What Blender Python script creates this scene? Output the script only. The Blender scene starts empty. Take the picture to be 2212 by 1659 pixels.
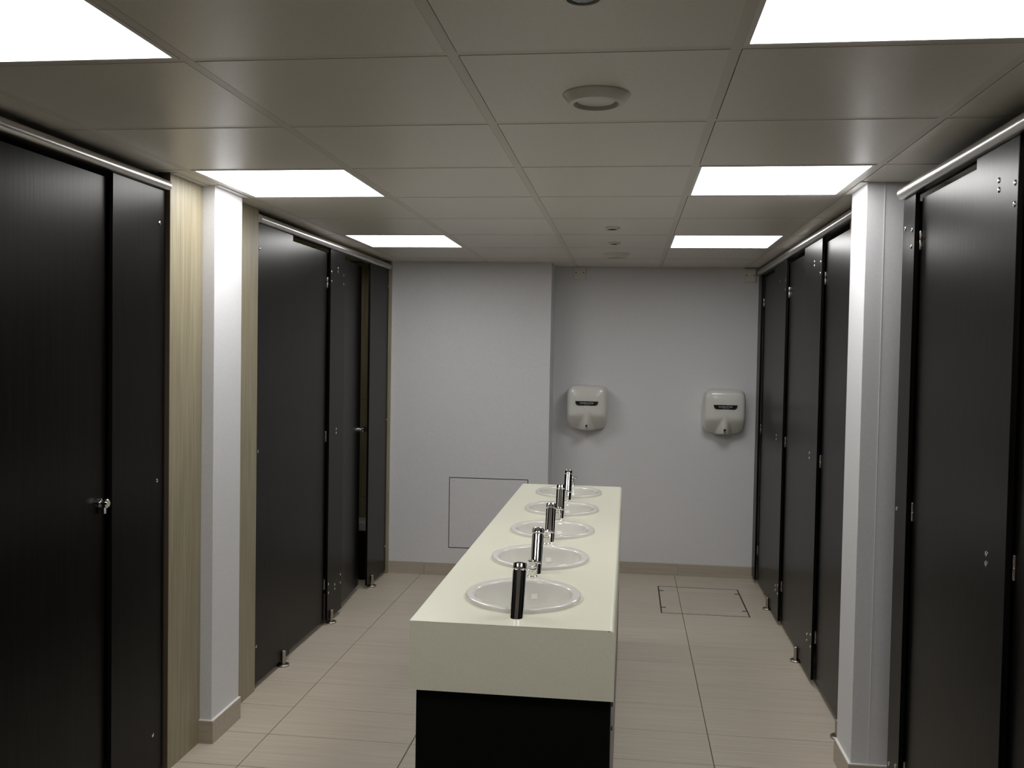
import bpy, bmesh, math, random
from mathutils import Vector, Matrix
random.seed(4)
S = bpy.context.scene
COL = S.collection

# ------------------------------------------------------------------ camera
FPX, YAW, PITCH, ROLL = 2007.78, 0.124268, -0.032027, 0.017124
CAM = Vector((0.37963, -1.97677, 1.57777))
def cam_axes():
    cy, sy, cp, sp, cr, sr = math.cos(YAW), math.sin(YAW), math.cos(PITCH), math.sin(PITCH), math.cos(ROLL), math.sin(ROLL)
    f = Vector((-sy*cp, cy*cp, sp)); r = Vector((cy, sy, 0)); u = r.cross(f)
    return cr*r + sr*u, -sr*r + cr*u, f
r_, u_, f_ = cam_axes()
cd = bpy.data.cameras.new('camera'); cam = bpy.data.objects.new('camera', cd); COL.objects.link(cam)
cd.sensor_fit = 'HORIZONTAL'; cd.sensor_width = 36.0; cd.lens = FPX/2212*36.0; cd.clip_start = 0.05
m = Matrix((r_, u_, -f_)).transposed().to_4x4(); m.translation = CAM
cam.matrix_world = m
S.camera = cam
# ------------------------------------------------------------------ world, exposure
w = bpy.data.worlds.new('world'); S.world = w; w.use_nodes = True
w.node_tree.nodes['Background'].inputs[0].default_value = (0.02, 0.02, 0.02, 1)
w.node_tree.nodes['Background'].inputs[1].default_value = 0.2
vs = S.view_settings
vs.view_transform = 'Standard'; vs.look = 'None'; vs.gamma = 1.0; vs.use_curve_mapping = False
vs.exposure = 0.0
LIGHT = 10.6           # emission strength of the ceiling light panels
CEIL = 2.2205

# ------------------------------------------------------------------ materials
def nd(nt, t, x=0, y=0, **kw):
    n = nt.nodes.new(t); n.location = (x, y)
    for k, v in kw.items(): setattr(n, k, v)
    return n
def mat(name, col, rough=0.5, metal=0.0, spec=0.5, emit=None, es=0.0, coat=0.0):
    mm = bpy.data.materials.new(name); mm.use_nodes = True
    b = mm.node_tree.nodes['Principled BSDF']
    b.inputs['Base Color'].default_value = (*col, 1); b.inputs['Roughness'].default_value = rough
    b.inputs['Metallic'].default_value = metal; b.inputs['Specular IOR Level'].default_value = spec
    b.inputs['Coat Weight'].default_value = coat
    if emit:
        b.inputs['Emission Color'].default_value = (*emit, 1); b.inputs['Emission Strength'].default_value = es
    return mm
def noisy(mm, c1, c2, scale=(1, 1, 1), nscale=5.0, detail=4.0, bump=0.0, rnd=0.0, lo=0.35, hi=0.65, rough=None):
    """procedural colour variation between c1 and c2 by stretched noise in object space, + per-object random"""
    nt = mm.node_tree; b = nt.nodes['Principled BSDF']
    tc = nd(nt, 'ShaderNodeTexCoord', -1100, 0); mp = nd(nt, 'ShaderNodeMapping', -900, 0)
    mp.inputs['Scale'].default_value = scale
    nt.links.new(tc.outputs['Object'], mp.inputs['Vector'])
    nz = nd(nt, 'ShaderNodeTexNoise', -700, 0); nz.inputs['Scale'].default_value = nscale; nz.inputs['Detail'].default_value = detail
    nt.links.new(mp.outputs[0], nz.inputs['Vector'])
    rp = nd(nt, 'ShaderNodeValToRGB', -480, 0)
    rp.color_ramp.elements[0].position = lo; rp.color_ramp.elements[1].position = hi
    rp.color_ramp.elements[0].color = (*c1, 1); rp.color_ramp.elements[1].color = (*c2, 1)
    nt.links.new(nz.outputs['Fac'], rp.inputs[0])
    out = rp.outputs[0]
    if rnd:
        oi = nd(nt, 'ShaderNodeObjectInfo', -700, -300)
        va = nd(nt, 'ShaderNodeVectorMath', -850, -200, operation='ADD')
        cmb = nd(nt, 'ShaderNodeCombineXYZ', -900, -350)
        ml = nd(nt, 'ShaderNodeMath', -1000, -350, operation='MULTIPLY'); ml.inputs[1].default_value = 37.0
        nt.links.new(oi.outputs['Random'], ml.inputs[0])
        for i in range(3): nt.links.new(ml.outputs[0], cmb.inputs[i])
        nt.links.new(mp.outputs[0], va.inputs[0]); nt.links.new(cmb.outputs[0], va.inputs[1])
        nt.links.new(va.outputs[0], nz.inputs['Vector'])
        mr = nd(nt, 'ShaderNodeMapRange', -480, -300); mr.inputs['To Min'].default_value = 1-rnd; mr.inputs['To Max'].default_value = 1+rnd
        nt.links.new(oi.outputs['Random'], mr.inputs[0])
        mx = nd(nt, 'ShaderNodeVectorMath', -250, -100, operation='SCALE')
        nt.links.new(out, mx.inputs[0]); nt.links.new(mr.outputs[0], mx.inputs['Scale'])
        out = mx.outputs[0]
    nt.links.new(out, b.inputs['Base Color'])
    if bump:
        bp = nd(nt, 'ShaderNodeBump', -250, -450); bp.inputs['Strength'].default_value = bump; bp.inputs['Distance'].default_value = 0.002
        nt.links.new(nz.outputs['Fac'], bp.inputs['Height']); nt.links.new(bp.outputs[0], b.inputs['Normal'])
    return mm

M = {}
M['wall'] = noisy(mat('painted_wall', (.8, .8, .82), .55), (.675, .675, .70), (.705, .705, .725), (1, 1, 1), 90, 2, 0.06)
M['ceil_tile'] = noisy(mat('ceiling_tile_white', (.6, .58, .54), .34), (.71, .68, .62), (.75, .72, .66), (1, 1, 1), 160, 3, 0.05, 0.012)
M['grid'] = mat('ceiling_grid_white', (.66, .635, .58), .4)
M['plenum'] = mat('dark_void', (.02, .018, .016), .9)
M['floor_tile'] = noisy(mat('beige_porcelain', (.5, .45, .4), .38), (.48, .425, .345), (.575, .515, .43), (.9, 26, 1), 3.0, 6, 0.03, 0.025, 0.3, 0.72)
M['skirt'] = noisy(mat('skirting_porcelain', (.42, .37, .3), .4), (.40, .35, .28), (.46, .41, .33), (.9, 26, 26), 3.0, 5, 0.0, 0.03)
M['grout'] = mat('grout', (.13, .115, .10), .9)
M['laminate'] = noisy(mat('wenge_laminate', (.012, .011, .011), .30, spec=.13), (.0022, .002, .002), (.006, .0053, .005), (60, 60, 1.2), 2.2, 5, 0.10)
M['black_edge'] = mat('black_core_edge', (.004, .004, .004), .6, spec=.25)
M['black'] = mat('matt_black_panel', (.003, .003, .003), .75, spec=.12)
M['wood'] = noisy(mat('grey_oak_laminate', (.45, .40, .28), .45), (.225, .195, .125), (.36, .32, .22), (85, 85, 1.6), 2.0, 7, 0.05, 0.0, 0.3, 0.7)
M['brown_edge'] = mat('brown_board_edge', (.09, .065, .045), .6)
M['alu'] = mat('satin_aluminium', (.62, .60, .58), .28, metal=1.0)
M['chrome'] = mat('chrome', (.78, .77, .78), .06, metal=1.0)
M['steel'] = mat('brushed_steel', (.45, .41, .36), .3, metal=1.0)
M['counter'] = noisy(mat('cream_solid_surface', (.72, .74, .62), .28, spec=.45), (.83, .825, .68), (.86, .855, .71), (1, 1, 1), 220, 2, 0.0)
M['ceramic'] = mat('white_ceramic', (.80, .79, .745), .07, spec=.6, coat=.3)
M['plastic_white'] = mat('white_plastic', (.68, .67, .62), .35)
M['dryer'] = mat('white_enamel', (.66, .66, .62), .16, spec=.5)
M['badge'] = mat('black_badge', (.008, .008, .008), .25)
M['letter'] = mat('silver_lettering', (.42, .42, .42), .4)
M['dark'] = mat('dark_line', (.03, .027, .022), .8)
M['light_frame'] = mat('light_frame_white', (.75, .74, .72), .4)
M['diffuser'] = mat('lit_diffuser', (.9, .9, .9), .5, emit=(1.0, .985, .965), es=LIGHT)
M['warm_fill'] = mat('lit_warm_fill', (.9, .85, .7), .4, emit=(1.0, .86, .58), es=55.0)  # warm emission of the added, unseen cubicle lamps
M['lens_green'] = mat('green_glass_lens', (.03, .06, .015), .1, coat=.5)
M['lens_white'] = mat('bright_white_plastic', (.93, .93, .90), .3)
M['lens'] = mat('opal_lens', (.72, .70, .66), .2)
M['grey_lid'] = mat('grey_lid', (.42, .43, .43), .4)
M['grey_panel'] = mat('grey_side_panel', (.20, .19, .18), .4)

# ------------------------------------------------------------------ helpers
def finish(name, bm, material, parent=None, smooth=False, loc=None):
    me = bpy.data.meshes.new(name); bm.normal_update(); bm.to_mesh(me); bm.free()
    me.materials.append(M[material])
    if smooth:
        for p in me.polygons: p.use_smooth = True
        if smooth is not True: me.set_sharp_from_angle(angle=math.radians(smooth))
    o = bpy.data.objects.new(name, me); COL.objects.link(o)
    if parent: o.parent = parent
    if loc: o.location = loc
    return o
def inst(name, me, parent, loc):
    o = bpy.data.objects.new(name, me); COL.objects.link(o); o.parent = parent; o.location = loc
    return o
def abox(bm, x0, x1, y0, y1, z0, z1, mtx=None):
    co = [(x, y, z) for x in (x0, x1) for y in (y0, y1) for z in (z0, z1)]
    v = [bm.verts.new(mtx @ Vector(c) if mtx else c) for c in co]
    for f in ((0, 1, 3, 2), (4, 6, 7, 5), (0, 4, 5, 1), (2, 3, 7, 6), (0, 2, 6, 4), (1, 5, 7, 3)):
        bm.faces.new([v[i] for i in f])
    return v
def box(name, x0, x1, y0, y1, z0, z1, material, parent=None, bev=0.0, origin=(0, 0, 0), mtx=None):
    bm = bmesh.new(); ox, oy, oz = origin
    abox(bm, x0-ox, x1-ox, y0-oy, y1-oy, z0-oz, z1-oz, mtx)
    bmesh.ops.recalc_face_normals(bm, faces=bm.faces)
    if bev: bmesh.ops.bevel(bm, geom=bm.edges[:], offset=bev, segments=2, affect='EDGES', profile=.5)
    return finish(name, bm, material, parent)
def alathe(bm, prof, n=32, rx=1.0, ry=1.0, off=(0, 0, 0), mtx=None, cap0=True, cap1=True):
    rings = []
    for r, z in prof:
        ring = []
        for k in range(n):
            a = 2*math.pi*k/n
            c = Vector((off[0]+r*rx*math.cos(a), off[1]+r*ry*math.sin(a), off[2]+z))
            ring.append(bm.verts.new(mtx @ c if mtx else c))
        rings.append(ring)
    for a, b in zip(rings, rings[1:]):
        for k in range(n): bm.faces.new((a[k], a[(k+1) % n], b[(k+1) % n], b[k]))
    if cap0: bm.faces.new(rings[0][::-1])
    if cap1: bm.faces.new(rings[-1])
def lathe(name, prof, material, parent=None, n=32, rx=1., ry=1., off=(0, 0, 0), mtx=None, smooth=35, cap0=True, cap1=True):
    bm = bmesh.new(); alathe(bm, prof, n, rx, ry, off, mtx, cap0, cap1)
    bmesh.ops.recalc_face_normals(bm, faces=bm.faces)
    return finish(name, bm, material, parent, smooth)
def prism(name, pts, axis, a0, a1, material, parent=None, smooth=False):
    """closed 2D outline extruded along an axis. axis 'y': pts=(x,z); 'x': pts=(y,z); 'z': pts=(x,y)"""
    bm = bmesh.new()
    def P(p, a): return {'y': (p[0], a, p[1]), 'x': (a, p[0], p[1]), 'z': (p[0], p[1], a)}[axis]
    A = [bm.verts.new(P(p, a0)) for p in pts]; B = [bm.verts.new(P(p, a1)) for p in pts]
    n = len(pts)
    for k in range(n): bm.faces.new((A[k], A[(k+1) % n], B[(k+1) % n], B[k]))
    bm.faces.new(A[::-1]); bm.faces.new(B)
    bmesh.ops.recalc_face_normals(bm, faces=bm.faces)
    return finish(name, bm, material, parent, smooth)
def thing(name, label, cat, loc=(0, 0, 0), group=None):
    o = bpy.data.objects.new(name, None); COL.objects.link(o); o.location = loc; o.empty_display_size = .05
    o['label'] = label; o['category'] = cat
    if group: o['group'] = group
    return o
def tag(o, label, cat, group=None):
    o['label'] = label; o['category'] = cat
    if group: o['group'] = group
    return o
def struct(o, label, cat):
    o['kind'] = 'structure'; o['label'] = label; o['category'] = cat
    return o
def copy_tree(o, parent=None):
    c = o.copy(); COL.objects.link(c)
    if parent: c.parent = parent
    for ch in list(o.children): copy_tree(ch, c)
    return c

# ------------------------------------------------------------------ floor
YB, YBOX, XBOX = 4.80, 4.485, -0.163       # back wall, boxed-out part, its right corner
YF = -3.6
fl = struct(box('floor', -2.85, 2.85, YF, YB+.1, -.06, -.0025, 'grout'), 'beige porcelain tiled floor of the washroom', 'floor')
bm = bmesh.new(); abox(bm, -.2982, .2982, -.1482, .1482, -.012, 0)
bmesh.ops.bevel(bm, geom=[e for e in bm.edges if all(v.co.z > -.001 for v in e.verts)], offset=.0009, segments=1, affect='EDGES')
t0 = finish('floor_tile', bm, 'floor_tile', fl); first = True
for i in range(-3, 7):
    for j in range(-19, 10):
        x, y = -1.059+.6*i+.3, 1.948+.3*j+.15
        if abs(x) > 2.6 or y < YF-.1: continue
        if first: t0.location = (x, y, 0); first = False
        else: inst('floor_tile', t0.data, fl, (x, y, 0))
# ------------------------------------------------------------------ ceiling
GX, GY = -.012, .012
ce = struct(box('ceiling', -2.85, 2.85, YF, YB+.1, CEIL+.03, CEIL+.07, 'plenum'), 'white suspended ceiling of square tiles', 'ceiling')
bm = bmesh.new(); abox(bm, -.2858, .288, -.288, .2852, 0, .012)
tm = finish('ceiling_tile', bm, 'ceil_tile', ce); first = True
LIGHTS = [(i, j) for j in (-1, 2, 5) for i in (-2, 1)]
for i in range(-5, 5):
    for j in range(-6, 8):
        if (i, j) in LIGHTS: continue
        p = (GX+.6*i+.3, GY+.6*j+.3, CEIL)
        if first: tm.location = p; first = False
        else: inst('ceiling_tile', tm.data, ce, p)
for i in range(-4, 5): box('grid_bar', GX+.6*i-.012, GX+.6*i+.012, YF, YB, CEIL+.0008, CEIL+.02, 'grid', ce)
bm = bmesh.new(); abox(bm, -.288, .288, -.012, .012, .0012, .016)
ct = None
for i in range(-5, 5):
    for j in range(-5, 8):
        p = (GX+.6*i+.3, GY+.6*j, CEIL)
        if ct is None: ct = finish('cross_bar', bm, 'grid', ce); ct.location = p
        else: inst('cross_bar', ct.data, ce, p)
# ------------------------------------------------------------------ walls
struct(box('wall_back_left', -2.85, XBOX, YBOX, YB, 0, CEIL+.03, 'wall'), 'pale lilac grey boxed out wall with access panel', 'wall')
struct(box('wall_back', -.3, 2.85, YB, YB+.1, 0, CEIL+.03, 'wall'), 'pale grey recessed end wall behind the hand dryers', 'wall')
struct(box('wall_left', -2.85, -2.75, YF, YBOX, 0, CEIL+.03, 'wall'), 'pale wall behind the left cubicles', 'wall')
struct(box('wall_right', 2.75, 2.85, YF, YB, 0, CEIL+.03, 'wall'), 'pale wall behind the right cubicles', 'wall')
struct(box('wall_front', -2.75, 2.75, YF-.1, YF, 0, CEIL+.03, 'wall'), 'plain wall behind the viewpoint', 'wall')
struct(box('wall_left_pier', -2.75, -1.247, 1.525, 1.785, 0, CEIL+.02, 'wall', bev=.002), 'white painted pier between wood panels on the left', 'wall')
t = struct(box('wall_right_pier', 1.222, 2.75, 1.535, 1.765, 0, CEIL+.02, 'wall', bev=.002), 'white painted pier between the right cubicle banks', 'wall')
box('joint_bead', 1.2835, 1.286, 1.5335, 1.5355, .094, CEIL, 'light_frame', t)
# wood laminate linings
XL, XR = -1.31, 1.285
t = struct(box('trim_1', -1.345, -1.297, 1.262, 1.525, 0, CEIL+.01, 'wood'), 'pale oak laminate panel beside near left cubicle', 'panel')
box('edge_strip', -1.345, -1.2965, 1.259, 1.2625, 0, CEIL+.01, 'brown_edge', t)
box('lipping', -1.3425, -1.2955, 1.262, 1.279, 0, CEIL+.01, 'wood', t, .001)
t = struct(box('trim_2', -1.345, -1.305, 1.785, 2.098, 0, CEIL+.01, 'wood'), 'oak laminate panel behind the left white pier', 'panel')
t = struct(box('trim_3', -1.345, -1.297, 4.445, YBOX, 0, CEIL+.01, 'wood'), 'narrow oak laminate strip at the far left corner', 'panel')
# oak lining on the end wall inside the far left cubicle, three boards with open joints
t = struct(box('trim_4', -2.75, -1.35, YBOX-.004, YBOX, 0, CEIL+.01, 'brown_edge'), 'oak board lining inside the far left cubicle', 'panel')
for z0, z1 in ((.0, .54), (.543, 1.238), (1.241, CEIL)): box('board', -2.74, -1.35, YBOX-.018, YBOX-.003, z0, z1, 'wood', t)
# ceiling edge trims
for k, (a, b, c, d) in enumerate(((-1.297, -1.272, 1.262, 1.525), (-1.247, -1.222, 1.51, 1.80), (1.196, 1.222, 1.52, 1.775))):
    struct(box('trim_%d' % (5+k), a, b, c, d, CEIL-.003, CEIL+.002, 'light_frame'), ('white ceiling edge trim above the near oak panel', 'white ceiling edge trim above the left pier', 'white ceiling edge trim above the right pier')[k], 'trim')
# baseboards: tiles with joints on the floor grid
def skirting(name, label, runs, h):
    """runs: list of (axis, fixed0, fixed1, a0, a1, joints)"""
    root = bpy.data.objects.new(name, None); COL.objects.link(root); struct(root, label, 'baseboard')
    for ax, f0, f1, a0, a1, joints in runs:
        cuts = [a0]+[j for j in joints if a0 < j < a1]+[a1]
        for c0, c1 in zip(cuts, cuts[1:]):
            c0 += .0012 if c0 != a0 else 0; c1 -= .0012 if c1 != a1 else 0
            if ax == 'x': box('skirting_tile', c0, c1, f0, f1, 0, h, 'skirt', root, .001)
            else: box('skirting_tile', f0, f1, c0, c1, 0, h, 'skirt', root, .001)
        if name in ('baseboard_left', 'baseboard_right'):
            if ax == 'x': box('top_trim', a0, a1, f0, f1, h, h+.004, 'light_frame', root)
            else: box('top_trim', f0, f1, a0, a1, h, h+.004, 'light_frame', root)
    return root
skirting('baseboard_back_left', 'beige tile skirting below the boxed out wall', [('x', YBOX-.01, YBOX, -1.297, XBOX+.01, (-1.035, -.435))], .085)
skirting('baseboard_back', 'beige tile skirting below the hand dryers', [('x', YB-.01, YB, XBOX, 1.30, (.165, .765)), ('y', XBOX, XBOX+.01, YBOX-.01, YB-.01, ())], .085)
skirting('baseboard_left', 'beige tile skirting around the left white pier', [('y', -1.247, -1.237, 1.515, 1.785, ()), ('x', 1.515, 1.525, -1.297, -1.247, ())], .09)
skirting('baseboard_right', 'beige tile skirting around the right white pier', [('y', 1.212, 1.222, 1.525, 1.765, ()), ('x', 1.525, 1.535, 1.222, 1.6, ())], .09)
# walls of dark laminate behind the viewpoint, continuing the cubicle rows
struct(box('wall_left_rear', -1.34, -1.31, YF, -.42, .03, 2.15, 'laminate'), 'dark laminate partition line continuing left of the viewpoint', 'wall')
struct(box('wall_right_rear', 1.285, 1.315, YF, -.42, .03, 2.15, 'laminate'), 'dark laminate partition line continuing right of the viewpoint', 'wall')

# ------------------------------------------------------------------ ceiling light panels
PL = {(-2, -1): 'square lit ceiling panel nearest on the left', (1, -1): 'square lit ceiling panel nearest on the right',
      (-2, 2): 'middle lit ceiling panel above the left white pier', (1, 2): 'middle lit ceiling panel above the right white pier',
      (-2, 5): 'small far lit ceiling panel by the left cubicle rail', (1, 5): 'small far lit ceiling panel by the right cubicle rail'}
for (i, j) in LIGHTS:
    x, y = GX+.6*i+.3, GY+.6*j+.3
    t = thing('light_panel', PL[(i, j)], 'ceiling light', (x, y, CEIL), 'square ceiling light panels')
    bm = bmesh.new()
    for a in ((-.288, -.276, -.288, .288), (.276, .288, -.288, .288), (-.276, .276, -.288, -.276), (-.276, .276, .276, .288)): abox(bm, *a, -.001, .012)
    finish('frame', bm, 'light_frame', t)
    box('diffuser', -.276, .276, -.276, .276, .001, .008, 'diffuser', t)
# ------------------------------------------------------------------ round ceiling fittings
def downlight(y, label):
    t = thing('ceiling_vent', label, 'vent', (.287, y, CEIL), 'round ceiling vents')
    lathe('collar', [(.084, 0), (.084, -.003), (.066, -.022), (.056, -.024), (.054, -.018), (.054, 0)], 'plastic_white', t, 40, smooth=30, cap0=False, cap1=False)
    lathe('disc', [(.0, -.016), (.046, -.016), (.05, -.013), (.05, 0)], 'lens', t, 40, smooth=30, cap0=False)
downlight(.345, 'large round white ceiling vent with raised rim near the front')
downlight(3.95, 'round white ceiling vent close to the end wall')
def sensor(y, r, label, cat, lensm, name):
    t = thing(name, label, cat, (.286, y, CEIL), 'small round ceiling sensors' if name == 'ceiling_sensor' else None)
    lathe('bezel', [(r, 0), (r, -.004), (r*.86, -.010), (r*.72, -.010), (r*.70, -.002)], 'plastic_white', t, 32, cap0=False, cap1=False)
    lathe('lens', [(0, -.012), (r*.3, -.0115), (r*.55, -.009), (r*.70, -.003)], lensm, t, 32, smooth=60, cap0=False, cap1=False)
sensor(-.302, .042, 'round ceiling spotlight with green glass at top edge', 'spotlight', 'lens_green', 'ceiling_spotlight')
sensor(2.73, .038, 'nearer of two small round sensors on the far ceiling', 'sensor', 'dark', 'ceiling_sensor')
sensor(3.35, .034, 'farther of two small round sensors on the far ceiling', 'sensor', 'dark', 'ceiling_sensor')

# guessed lamps, added to give the light behind the open door and above partitions
def cubicle_fill(x, y, label):
    t = thing('cubicle_fill_light', label, 'ceiling light', (x, y, CEIL), 'added cubicle fill lights')
    lathe('bezel', [(.062, 0), (.062, -.004), (.050, -.007), (.046, -.002)], 'plastic_white', t, 32, cap0=False, cap1=False)
    lathe('lens', [(0, -.004), (.03, -.0035), (.046, -.001)], 'warm_fill', t, 32, smooth=60, cap0=False, cap1=False)
cubicle_fill(-1.95, 4.0, 'added warm round fill light over the far left cubicle')
cubicle_fill(1.95, .05, 'added warm round fill light over the near right cubicle')
# ------------------------------------------------------------------ end wall fittings
def junction(x0, x1, z0, z1, label):
    cx = (x0+x1)/2
    t = thing('junction_box', label, 'junction box', (cx, YB, z0), 'junction boxes on the end wall')
    h = z1-z0; w_ = (x1-x0)/2
    box('back_box', -w_, w_, -.025, 0, 0, h, 'plastic_white', t, .003)
    box('cover', -w_+.004, w_-.004, -.029, -.025, .004, h-.012, 'plastic_white', t, .0015)
    for sx in (-1, 1):
        lathe('screw', [(.0042, 0), (.0042, .0015), (.002, .002)], 'dark', t, 10, mtx=Matrix.Translation((sx*(w_-.016), -.029, h*.52)) @ Matrix.Rotation(math.pi/2, 4, 'X'))
junction(-.027, .060, 2.128, 2.2195, 'square white junction box on end wall above the left dryer')
junction(1.179, 1.262, 2.116, 2.208, 'square white junction box at the right corner of end wall')
# access panel
t = thing('access_panel', 'flush square access panel with thin dark outline in wall', 'access panel', (-.5825, YBOX, .197))
box('shadow_gap', -.2815, .2815, -.0012, 0, 0, .503, 'black_edge', t)
box('panel', -.2765, .2765, -.003, -.0012, .005, .498, 'wall', t)
for sx in (-1, 1):
    for z in (.025, .478):
        lathe('screw', [(.004, 0), (.004, .0007)], 'grey_lid', t, 10, mtx=Matrix.Translation((sx*.25, -.003, z)) @ Matrix.Rotation(math.pi/2, 4, 'X'))
# floor hatch
t = thing('floor_hatch', 'floor access hatch outlined in the tiles near end wall', 'floor hatch', (.88, 4.115, 0))
for nm, a in (('edge_trim', (-.270, -.262, -.335, .335)), ('edge_trim', (.262, .270, -.335, .335)), ('edge_trim', (-.262, .262, -.335, -.331)), ('edge_trim', (-.262, .262, .331, .335))):
    box(nm, *a, 0, .0012, 'dark', t)
for sx in (-1, 1):
    for y in (-.205, .215):
        a = sorted((sx*.262, sx*.235)); box('lifting_slot', a[0], a[1], y-.007, y+.007, 0, .0012, 'dark', t)

# ------------------------------------------------------------------ lettering
def text_mesh(name, body, size, material, parent, loc, sx=1.0, ext=.0006, bold=0.0, align='CENTER'):
    cu = bpy.data.curves.new(name, 'FONT'); cu.body = body; cu.size = size; cu.align_x = align; cu.align_y = 'CENTER'; cu.extrude = ext; cu.offset = bold
    cu.resolution_u = 3
    tmp = bpy.data.objects.new(name, cu); COL.objects.link(tmp)
    me = bpy.data.meshes.new_from_object(tmp.evaluated_get(bpy.context.evaluated_depsgraph_get()))
    bpy.data.objects.remove(tmp); bpy.data.curves.remove(cu)
    me.transform(Matrix.Rotation(math.pi/2, 4, 'X') @ Matrix.Diagonal((sx, 1, 1, 1)))
    me.materials.clear(); me.materials.append(M[material])
    o = bpy.data.objects.new(name, me); COL.objects.link(o); o.parent = parent; o.location = loc
    return o
# ------------------------------------------------------------------ hand dryers
def rrect(th, a, b, n=5.0):
    c, s = math.cos(th), math.sin(th)
    k = (abs(c/a)**n+abs(s/b)**n)**(-1/n)
    return k*c, k*s
def dryer(x, z, label):
    t = thing('hand_dryer', label, 'hand dryer', (x, YB, z), 'white wall hand dryers')
    bm = bmesh.new(); N = 64
    prof = [(1, 0), (1, .05), (1, .095), (.985, .118), (.955, .138), (.91, .150), (.85, .157), (.76, .162), (.66, .1655), (.54, .168), (.40, .170), (.26, .171), (.12, .172)]
    def depth(px, pz, d):
        # the lower part sweeps back to the wall on either side of a rounded outlet nose
        low = max(0.0, -.055-pz); sweep = d-0.8*low*(d/.172)
        nose = max(0.0, 1-(px/.062)**2)**.5 if abs(px) < .062 else 0
        nd_ = (.165-.35*max(0, -.10-pz))*nose*min(1, max(0, (-.035-pz)/.03)) if pz < -.035 else 0
        return max(sweep, min(nd_, d), .012 if d > 0 else 0)
    rings = []
    for s, d in prof:
        ring = []
        for k in range(N):
            px, pz = rrect(2*math.pi*k/N, .146, .158, 5.5)
            if pz < -.1: pz -= .008*max(0, 1-(px/.11)**2)
            px *= s; pz *= s
            ring.append(bm.verts.new((px, -depth(px, pz, d), pz)))
        rings.append(ring)
    for a, b in zip(rings, rings[1:]):
        for k in range(N): bm.faces.new((a[k], a[(k+1) % N], b[(k+1) % N], b[k]))
    bm.faces.new(rings[-1]); bm.faces.new(rings[0][::-1])
    bmesh.ops.recalc_face_normals(bm, faces=bm.faces)
    finish('cover', bm, 'dryer', t, 50)
    # badge: wide on top, rounded lower corners
    pts = [(-.080, .046), (-.081, .043)]
    pts += [(-.080+.022*(1-math.cos(a)), .040-.024*math.sin(a)) for a in [math.pi/2*k/6 for k in range(7)]]
    pts += [(-p[0], p[1]) for p in pts[::-1]]
    b = prism('badge', pts, 'y', -.1745, -.160, 'badge', t)
    text_mesh('lettering', 'XLERATOR', .0150, 'letter', b, (.0, -.175, .0325), 1.28, bold=.0003)
    text_mesh('small_lettering', 'HAND DRYER', .0055, 'letter', b, (.004, -.175, .0215), 1.2)
    # hand and water mark on the nose
    mk = box('hand_mark', -.007, .007, -.158, -.140, -.138, -.122, 'badge', t, .002)
    prism('drop_mark', [(-.007, -.140), (0, -.147), (.007, -.140), (.007, -.1425), (0, -.1495), (-.007, -.1425)], 'y', -.155, -.130, 'badge', mk)
dryer(.091, 1.207, 'white hand dryer with black badge beside the boxed out wall')
dryer(1.057, 1.203, 'white hand dryer with black badge beside the right cubicles')

# ------------------------------------------------------------------ washbasin island
X0, X1, Y0, Y1, ZC, ZF = -.196, .359, .475, 3.213, .85, .661
BX, BY0, BDY, BRX, BRY = .081, .781, .5325, .174, .187
ctop = thing('countertop', 'long cream washbasin counter with deep apron and five basins', 'countertop', (0, 0, ZF))
bm = bmesh.new()
XT = X1-.014
ed = [Y0]+[BY0+BDY*(k+.5) for k in range(4)]+[Y1]
for k in range(5):
    cx, cy = BX, BY0+BDY*k; y0, y1 = ed[k], ed[k+1]
    angs = [2*math.pi*i/64 for i in range(64)]+[math.atan2(yy-cy, xx-cx) % (2*math.pi) for xx in (X0, XT) for yy in (y0, y1)]
    angs = sorted(angs)
    inn, out = [], []
    for a in angs:
        c, s = math.cos(a), math.sin(a)
        tt = min((((XT-cx) if c > 0 else (X0-cx))/c) if abs(c) > 1e-9 else 9, (((y1-cy) if s > 0 else (y0-cy))/s) if abs(s) > 1e-9 else 9)
        out.append((cx+tt*c, cy+tt*s))
        e = .95/math.sqrt((c/BRX)**2+(s/BRY)**2); inn.append((cx+e*c, cy+e*s))
    vi = [bm.verts.new((*p, ZC-ZF)) for p in inn]; vo = [bm.verts.new((*p, ZC-ZF)) for p in out]; vl = [bm.verts.new((*p, ZC-ZF-.02)) for p in inn]
    n = len(angs)
    for i in range(n):
        j = (i+1) % n
        bm.faces.new((vi[i], vo[i], vo[j], vi[j])); bm.faces.new((vi[i], vi[j], vl[j], vl[i]))
bmesh.ops.remove_doubles(bm, verts=bm.verts, dist=1e-5)
for f in bm.faces:
    f.normal_update()
    if f.normal.z < -.5: f.normal_flip()
finish('worktop', bm, 'counter', ctop)
H = ZC-ZF
arc = [(X1-.014+.014*math.sin(a), H-.014+.014*math.cos(a)) for a in [math.pi/2*k/6 for k in range(7)]]
prism('apron', arc+[(X1, 0), (X1-.018, 0), (X1-.018, H-.003), (XT, H-.003)], 'y', Y0, Y1, 'counter', ctop, 30)
box('apron', X0, X0+.018, Y0+.018, Y1-.018, ZF, ZC-.0005, 'counter', ctop, origin=(0, 0, ZF))
box('apron', X0, X1-.018, Y0, Y0+.018, ZF, ZC-.0005, 'counter', ctop, origin=(0, 0, ZF))
box('apron', X0, X1-.018, Y1-.018, Y1, ZF, ZC-.0005, 'counter', ctop, origin=(0, 0, ZF))
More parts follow.
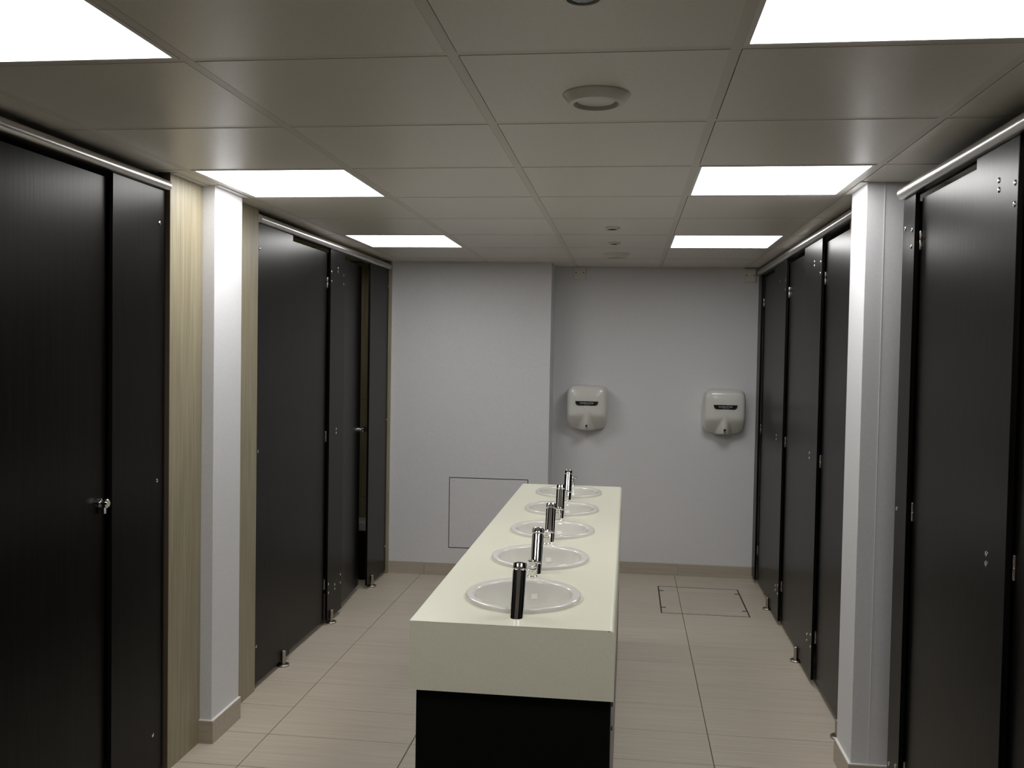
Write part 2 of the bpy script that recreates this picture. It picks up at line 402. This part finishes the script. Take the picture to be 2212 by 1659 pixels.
# plinth cabinet
cab = thing('vanity_base', 'black base cabinet carrying the washbasin counter', 'cabinet', (.085, 1.85, 0))
box('carcass', -.175, .345, .52, 3.19, 0, .655, 'black', cab, origin=(.085, 1.85, 0))
box('end_panel', -.178, .351, .490, .52, .0, .6595, 'black', cab, origin=(.085, 1.85, 0))
for k in range(5):
    y0 = .493+k*.54
    p = box('side_panel', .346, .353, y0+.002, y0+.538, .012, .656, 'grey_panel', cab, .001, (.085, 1.85, 0))
    for z in ((.64, .575, .1) if k == 0 else ()):
        lathe('catch', [(.006, 0), (.006, .003), (.004, .004)], 'dark', p, 12, mtx=Matrix.Translation((.353-.085, y0+.02-1.85, z)) @ Matrix.Rotation(math.pi/2, 4, 'Y'))
# basins
ORD = ['nearest the viewpoint', 'second from the viewpoint', 'in the middle of the row', 'fourth from the viewpoint', 'farthest from the viewpoint']
bp_ = [(1.0, 0), (1.0, .007), (.994, .0105), (.982, .0125), (.965, .013), (.90, .0122), (.86, .0112), (.842, .0095), (.830, .005), (.81, -.008), (.78, -.035), (.72, -.068), (.62, -.094), (.48, -.112), (.30, -.122), (.13, -.126)]
bas = thing('washbasin', 'oval white inset washbasin '+ORD[0], 'washbasin', (BX, BY0, ZC), 'oval washbasins in the counter')
lathe('bowl', bp_, 'ceramic', bas, 72, BRX, BRY, smooth=True, cap0=False, cap1=False)
lathe('drain', [(.0225, -.1265), (.0225, -.1235), (.019, -.122), (.010, -.1235), (.004, -.126)], 'chrome', bas, 28)
box('overflow_cover', -.0105, .0105, -.0035, .0035, -.008, .008, 'lens_white', bas, .001, mtx=Matrix.Translation((.019, .1445, -.036)) @ Matrix.Rotation(math.radians(-19), 4, 'X') @ Matrix.Rotation(math.radians(-8), 4, 'Y'))
# taps: a leaning chrome cylinder with a groove below its cap and an outlet under the front
tap = thing('tap', 'leaning chrome cylinder tap at the basin '+ORD[0], 'tap', (BX+.006, .560, ZC), 'chrome taps along the counter')
LEAN = math.radians(25)
ax = Vector((0, math.sin(LEAN), math.cos(LEAN)))
RT = Matrix.Rotation(-LEAN, 4, 'X')
def tilt_tube(name, prof, material, n=40):
    """prof: (radius, distance along the leaning axis); a distance of None is cut level with the counter"""
    bm = bmesh.new(); rings = []
    for r, d in prof:
        ring = []
        for k in range(n):
            a = 2*math.pi*k/n; c = RT @ Vector((r*math.cos(a), r*math.sin(a), d or 0))
            if d is None: c -= ax*(c.z/ax.z)
            ring.append(bm.verts.new(c))
        rings.append(ring)
    for a, b in zip(rings, rings[1:]):
        for k in range(n): bm.faces.new((a[k], a[(k+1) % n], b[(k+1) % n], b[k]))
    bm.faces.new(rings[0][::-1]); bm.faces.new(rings[-1])
    bmesh.ops.recalc_face_normals(bm, faces=bm.faces)
    return finish(name, bm, material, tap, 30)
tilt_tube('body', [(.0195, None), (.0195, .128), (.0185, .1295)], 'chrome')
tilt_tube('groove', [(.0175, .1295), (.0175, .1315)], 'dark')
tilt_tube('cap', [(.0185, .1315), (.0195, .133), (.0195, .148), (.0182, .1505), (.0150, .1515)], 'chrome')
lathe('outlet', [(.011, 0), (.011, .020), (.009, .021), (.009, .016)], 'chrome', tap, 24, mtx=Matrix.Translation(ax*.112+Vector((0, .014, -.006))) @ Matrix.Rotation(math.radians(-150), 4, 'X'))
# soap pumps
sp = thing('soap_pump', 'small chrome soap pump behind the basin '+ORD[0], 'soap dispenser', (BX, 1.042, ZC), 'soap pumps along the counter')
lathe('collar', [(.0165, 0), (.0165, .002), (.0145, .004), (.0145, .020), (.0155, .021), (.0155, .024), (.013, .025)], 'chrome', sp, 28)
lathe('neck', [(.0085, .025), (.0085, .029), (.0125, .030), (.0125, .033), (.0085, .034), (.0085, .038), (.0115, .039), (.0115, .0415), (.0085, .0425), (.0085, .046)], 'chrome', sp, 28)
hd = lathe('press_head', [(.009, .046), (.0145, .0475), (.0155, .050), (.0145, .0525), (.011, .0530)], 'chrome', sp, 28)
lathe('nozzle', [(.0045, 0), (.0045, .020), (.0035, .021)], 'chrome', hd, 16, mtx=Matrix.Translation((.006, 0, .0485)) @ Matrix.Rotation(math.radians(100), 4, 'Y'))
for k in range(1, 5):
    c = copy_tree(bas); c.location = (BX, BY0+BDY*k, ZC); c['label'] = 'oval white inset washbasin '+ORD[k]
    c = copy_tree(tap); c.location = (BX+.006, .560+.534*k, ZC); c['label'] = 'leaning chrome cylinder tap at the basin '+ORD[k]
    c = copy_tree(sp); c.location = (BX, 1.042+.5355*k, ZC); c['label'] = 'small chrome soap pump behind the basin '+ORD[k]

# ------------------------------------------------------------------ cubicles
scr_me = None
def screw(parent, x, y, z, sx, r=.0075):
    """flat chrome screw cap on a face whose normal is +X (sx=1) or -X (sx=-1)"""
    global scr_me
    if scr_me is None:
        o = lathe('screw', [(1, 0), (1, .22), (.75, .42), (.3, .5)], 'chrome', None, 14, mtx=Matrix.Rotation(math.pi/2, 4, 'Y'))
        scr_me = o.data; bpy.data.objects.remove(o)
    o = bpy.data.objects.new('screw', scr_me); COL.objects.link(o); o.parent = parent; o.location = (x, y, z); o.scale = (sx*r*.6, r, r)
    return o
foot_me = {}
def foot(parent, x, y):
    if 'a' not in foot_me:
        a = lathe('foot', [(.0115, .005), (.0115, .076), (.010, .078)], 'steel', None, 20); b = lathe('base', [(.031, 0), (.031, .006), (.028, .010), (.012, .0105)], 'steel', None, 28)
        foot_me['a'], foot_me['b'] = a.data, b.data; bpy.data.objects.remove(a); bpy.data.objects.remove(b)
    bm = bmesh.new(); bm.from_mesh(foot_me['a']); bm.from_mesh(foot_me['b'])
    if 'm' not in foot_me:
        me = bpy.data.meshes.new('foot'); bm.to_mesh(me); me.materials.append(M['steel']); foot_me['m'] = me
        for p in me.polygons: p.use_smooth = True
        me.set_sharp_from_angle(angle=math.radians(35))
    bm.free()
    return inst('foot', foot_me['m'], parent, (x, y, 0))
ZTOP = 2.158
def pilaster(t, side, y0, y1, screws=(), foot_y=None, ztop=ZTOP):
    X = XL if side < 0 else XR
    n = -side                                   # facing into the room
    a = sorted((X, X-n*.014)); oy = t.location.y; ox = t.location.x
    p = box('pilaster', a[0], a[1], y0, y1, .028, ztop, 'laminate', t, .0012, (ox, oy, 0))
    for (y, z) in screws: screw(p, X-ox, y-oy, z, n)
    if foot_y is not None: foot(p, X+n*.006-ox, foot_y-oy)
    return p
def door(t, side, y0, y1, hinge, zt=2.135, swing=0.0, knob=True, zk=1.067, turn=True):
    """hinge: 'far' or 'near' edge; swing in degrees, opening into the cubicle"""
    X = XL if side < 0 else XR; n = -side
    xf = X-n*.018; ox, oy = t.location.x, t.location.y
    hy = y1 if hinge == 'far' else y0
    sgn = (1 if hinge == 'near' else -1)*side*(-1)
    mt = Matrix.Translation((xf-ox, hy-oy, 0)) @ Matrix.Rotation(math.radians(swing)*sgn, 4, 'Z') @ Matrix.Translation((-xf, -hy, 0))
    a = sorted((xf, xf-n*.016))
    bm = bmesh.new(); abox(bm, a[0], a[1], y0, y1, .035, zt); bmesh.ops.recalc_face_normals(bm, faces=bm.faces)
    bmesh.ops.bevel(bm, geom=bm.edges[:], offset=.0012, segments=1, affect='EDGES')
    bm.transform(mt); d = finish('door', bm, 'laminate', t)
    hs = -1 if hinge == 'far' else 1
    for z in (1.965, 1.09, .24):
        h = lathe('hinge', [(.0035, -.030), (.0042, -.028), (.0042, -.002), (.0034, 0), (.0042, .002), (.0042, .028), (.0035, .030)], 'steel', d, 14, off=(xf+n*.002, hy+hs*.004, z), mtx=mt)
    if knob:
        ky = y0+.03 if hinge == 'far' else y1-.03
        kb = lathe('knob', [(.016, 0), (.016, .004), (.009, .006), (.009, .014), (.014, .018), (.015, .026), (.011, .030)], 'chrome', d, 24,
                   mtx=mt @ Matrix.Translation((xf, ky, zk)) @ Matrix.Rotation(math.pi/2*n, 4, 'Y'))
        if turn: box('thumb_turn', xf+n*.006 if n > 0 else xf-.020, xf+.020 if n > 0 else xf-.006, ky-.006, ky+.006, zk-.034, zk-.006, 'chrome', kb, .002, mtx=mt)
    return d
def partition(t, side, y, ztop=2.15):
    X = XL if side < 0 else XR
    a = sorted((X+side*.022, side*2.745)); ox, oy = t.location.x, t.location.y
    return box('partition', a[0], a[1], y-.009, y+.009, .15, ztop, 'laminate', t, .001, (ox, oy, 0))
def cub(side, y, label, grp):
    return thing('toilet_cubicle', label, 'cubicle', (XL if side < 0 else XR, y, 0), grp)

GL, GR = 'dark toilet cubicles on the left', 'dark toilet cubicles on the right'
# left, near bank
c = cub(-1, .6, 'dark cubicle front nearest on the left with chrome knob', GL)
pilaster(c, -1, .903, 1.247, [(1.21, 2.029), (1.199, 1.096), (1.178, .17)], 1.08, 2.151)
door(c, -1, .30, .892, 'near'); partition(c, -1, 1.02)
pilaster(c, -1, -.40, .29, [], .1, 2.151); partition(c, -1, .1)
# left, far bank
c = cub(-1, 2.6, 'closed dark cubicle beside oak panel on the left', GL)
pilaster(c, -1, 2.106, 2.553, [(2.125, 2.042), (2.123, 1.109), (2.123, .2)], 2.455)
d = door(c, -1, 2.560, 3.145, 'far', knob=False); box('pull', -1.329, -1.325, 2.585, 2.591, 1.035, 1.085, 'steel', d, .001, (XL, 2.6, 0)); partition(c, -1, 2.12)
p = pilaster(c, -1, 3.154, 3.42, [(3.171, 2.029), (3.173, 1.975), (3.288, 2.059), (3.289, 2.039), (3.394, 2.029), (3.396, 1.977), (3.283, 1.124), (3.283, 1.10),
     (3.172, .235), (3.172, .185), (3.288, .205), (3.288, .18), (3.394, .24), (3.394, .19)], 3.21)
partition(c, -1, 3.288)
c = cub(-1, 3.9, 'far left cubicle with its dark door slightly open', GL)
door(c, -1, 3.428, 3.962, 'near', swing=4.0, turn=False)
p = pilaster(c, -1, 3.976, 4.439, [(4.425, 1.10), (4.425, 2.04), (4.425, .2)], 4.07)
box('keep', -1.350, -1.324, 3.950, 3.978, 1.05, 1.085, 'black_edge', p, .002, (XL, 3.9, 0))
# right, far bank
c = cub(1, 4.3, 'dark cubicle on the right next to the end wall', GR)
pilaster(c, 1, 4.655, YB, [], None)
door(c, 1, 4.075, 4.645, 'far', knob=False)
pilaster(c, 1, 3.625, 4.067, [(3.85, 2.05), (3.65, 2.04), (3.65, 1.985), (3.85, 1.11), (3.85, 1.085), (3.65, .235), (3.65, .185), (3.74, .21), (3.74, .185)], 3.983)
partition(c, 1, 3.85)
c = cub(1, 3.1, 'middle dark cubicle of the far right bank', GR)
door(c, 1, 3.074, 3.617, 'far', knob=False)
pilaster(c, 1, 2.620, 3.066, [(2.80, 2.06), (2.80, 2.04), (2.65, 2.045), (2.65, 1.99), (2.80, 1.11), (2.80, 1.085), (2.65, .24), (2.65, .18), (2.74, .215), (2.74, .185)], 2.981)
partition(c, 1, 2.8)
c = cub(1, 2.2, 'dark cubicle just behind the right white pier', GR)
door(c, 1, 2.075, 2.612, 'far', knob=False)
pilaster(c, 1, 1.772, 2.067, [], 2.0)
# right, near bank
c = cub(1, .8, 'dark cubicle front nearest on the right with paired screws', GR)
pilaster(c, 1, 1.168, 1.297, [(1.273, 2.017), (1.197, 2.003), (1.201, 1.95), (1.273, 1.08), (1.2, .235), (1.2, .185), (1.275, .21)], None, 2.117)
door(c, 1, .647, 1.158, 'far', 2.10, knob=False)
pilaster(c, 1, .366, .639, [(.484, 2.031), (.482, 2.007), (.384, 2.007), (.384, 1.956), (.484, 1.095), (.484, 1.07), (.384, .235), (.384, .185)], .5, 2.117)
partition(c, 1, .484, 2.11); partition(c, 1, 1.285, 2.11)
door(c, 1, -.25, .356, 'far', 2.10, knob=False)
pilaster(c, 1, -.42, -.26, [], -.35, 2.117)
# head rails: half-round satin aluminium profile over the pilasters
def rail(side, y0, y1, z0, z1, label):
    X = XL if side < 0 else XR; n = -side
    t = thing('head_rail', label, 'rail', (X, y0, z0), 'aluminium head rails')
    h = z1-z0; pts = [(-n*.024, h), (-n*.024, 0), (n*.004, 0)]
    pts += [(n*(.004+.018*math.sin(a)), h/2-h/2*math.cos(a)) for a in [math.pi*k/14 for k in range(1, 14)]]
    pts += [(n*.004, h)]
    prism('profile', pts, 'y', 0, y1-y0, 'alu', t, 25)
    for yy in (-.003, y1-y0): prism('end_cap', [(p[0]*.98, p[1]) for p in pts], 'y', yy, yy+.003, 'alu', t)
rail(-1, -3.59, 1.255, 2.152, 2.192, 'aluminium head rail over the near left cubicles ending at oak panel')
rail(-1, 2.102, 4.44, 2.158, 2.198, 'aluminium head rail over the far left cubicles')
rail(1, -3.59, 1.30, 2.118, 2.158, 'aluminium head rail over the near right cubicles')
rail(1, 1.775, YB-.004, 2.160, 2.200, 'aluminium head rail over the far right cubicles')
# bin seen through the open door
t = thing('waste_bin', 'black bin with grey lid inside the far left cubicle', 'bin', (-1.50, 4.33, 0))
box('body', -.12, .12, -.10, .10, 0, .34, 'black', t, .012)
box('lid', -.122, .122, -.102, .102, .34, .40, 'grey_lid', t, .008)
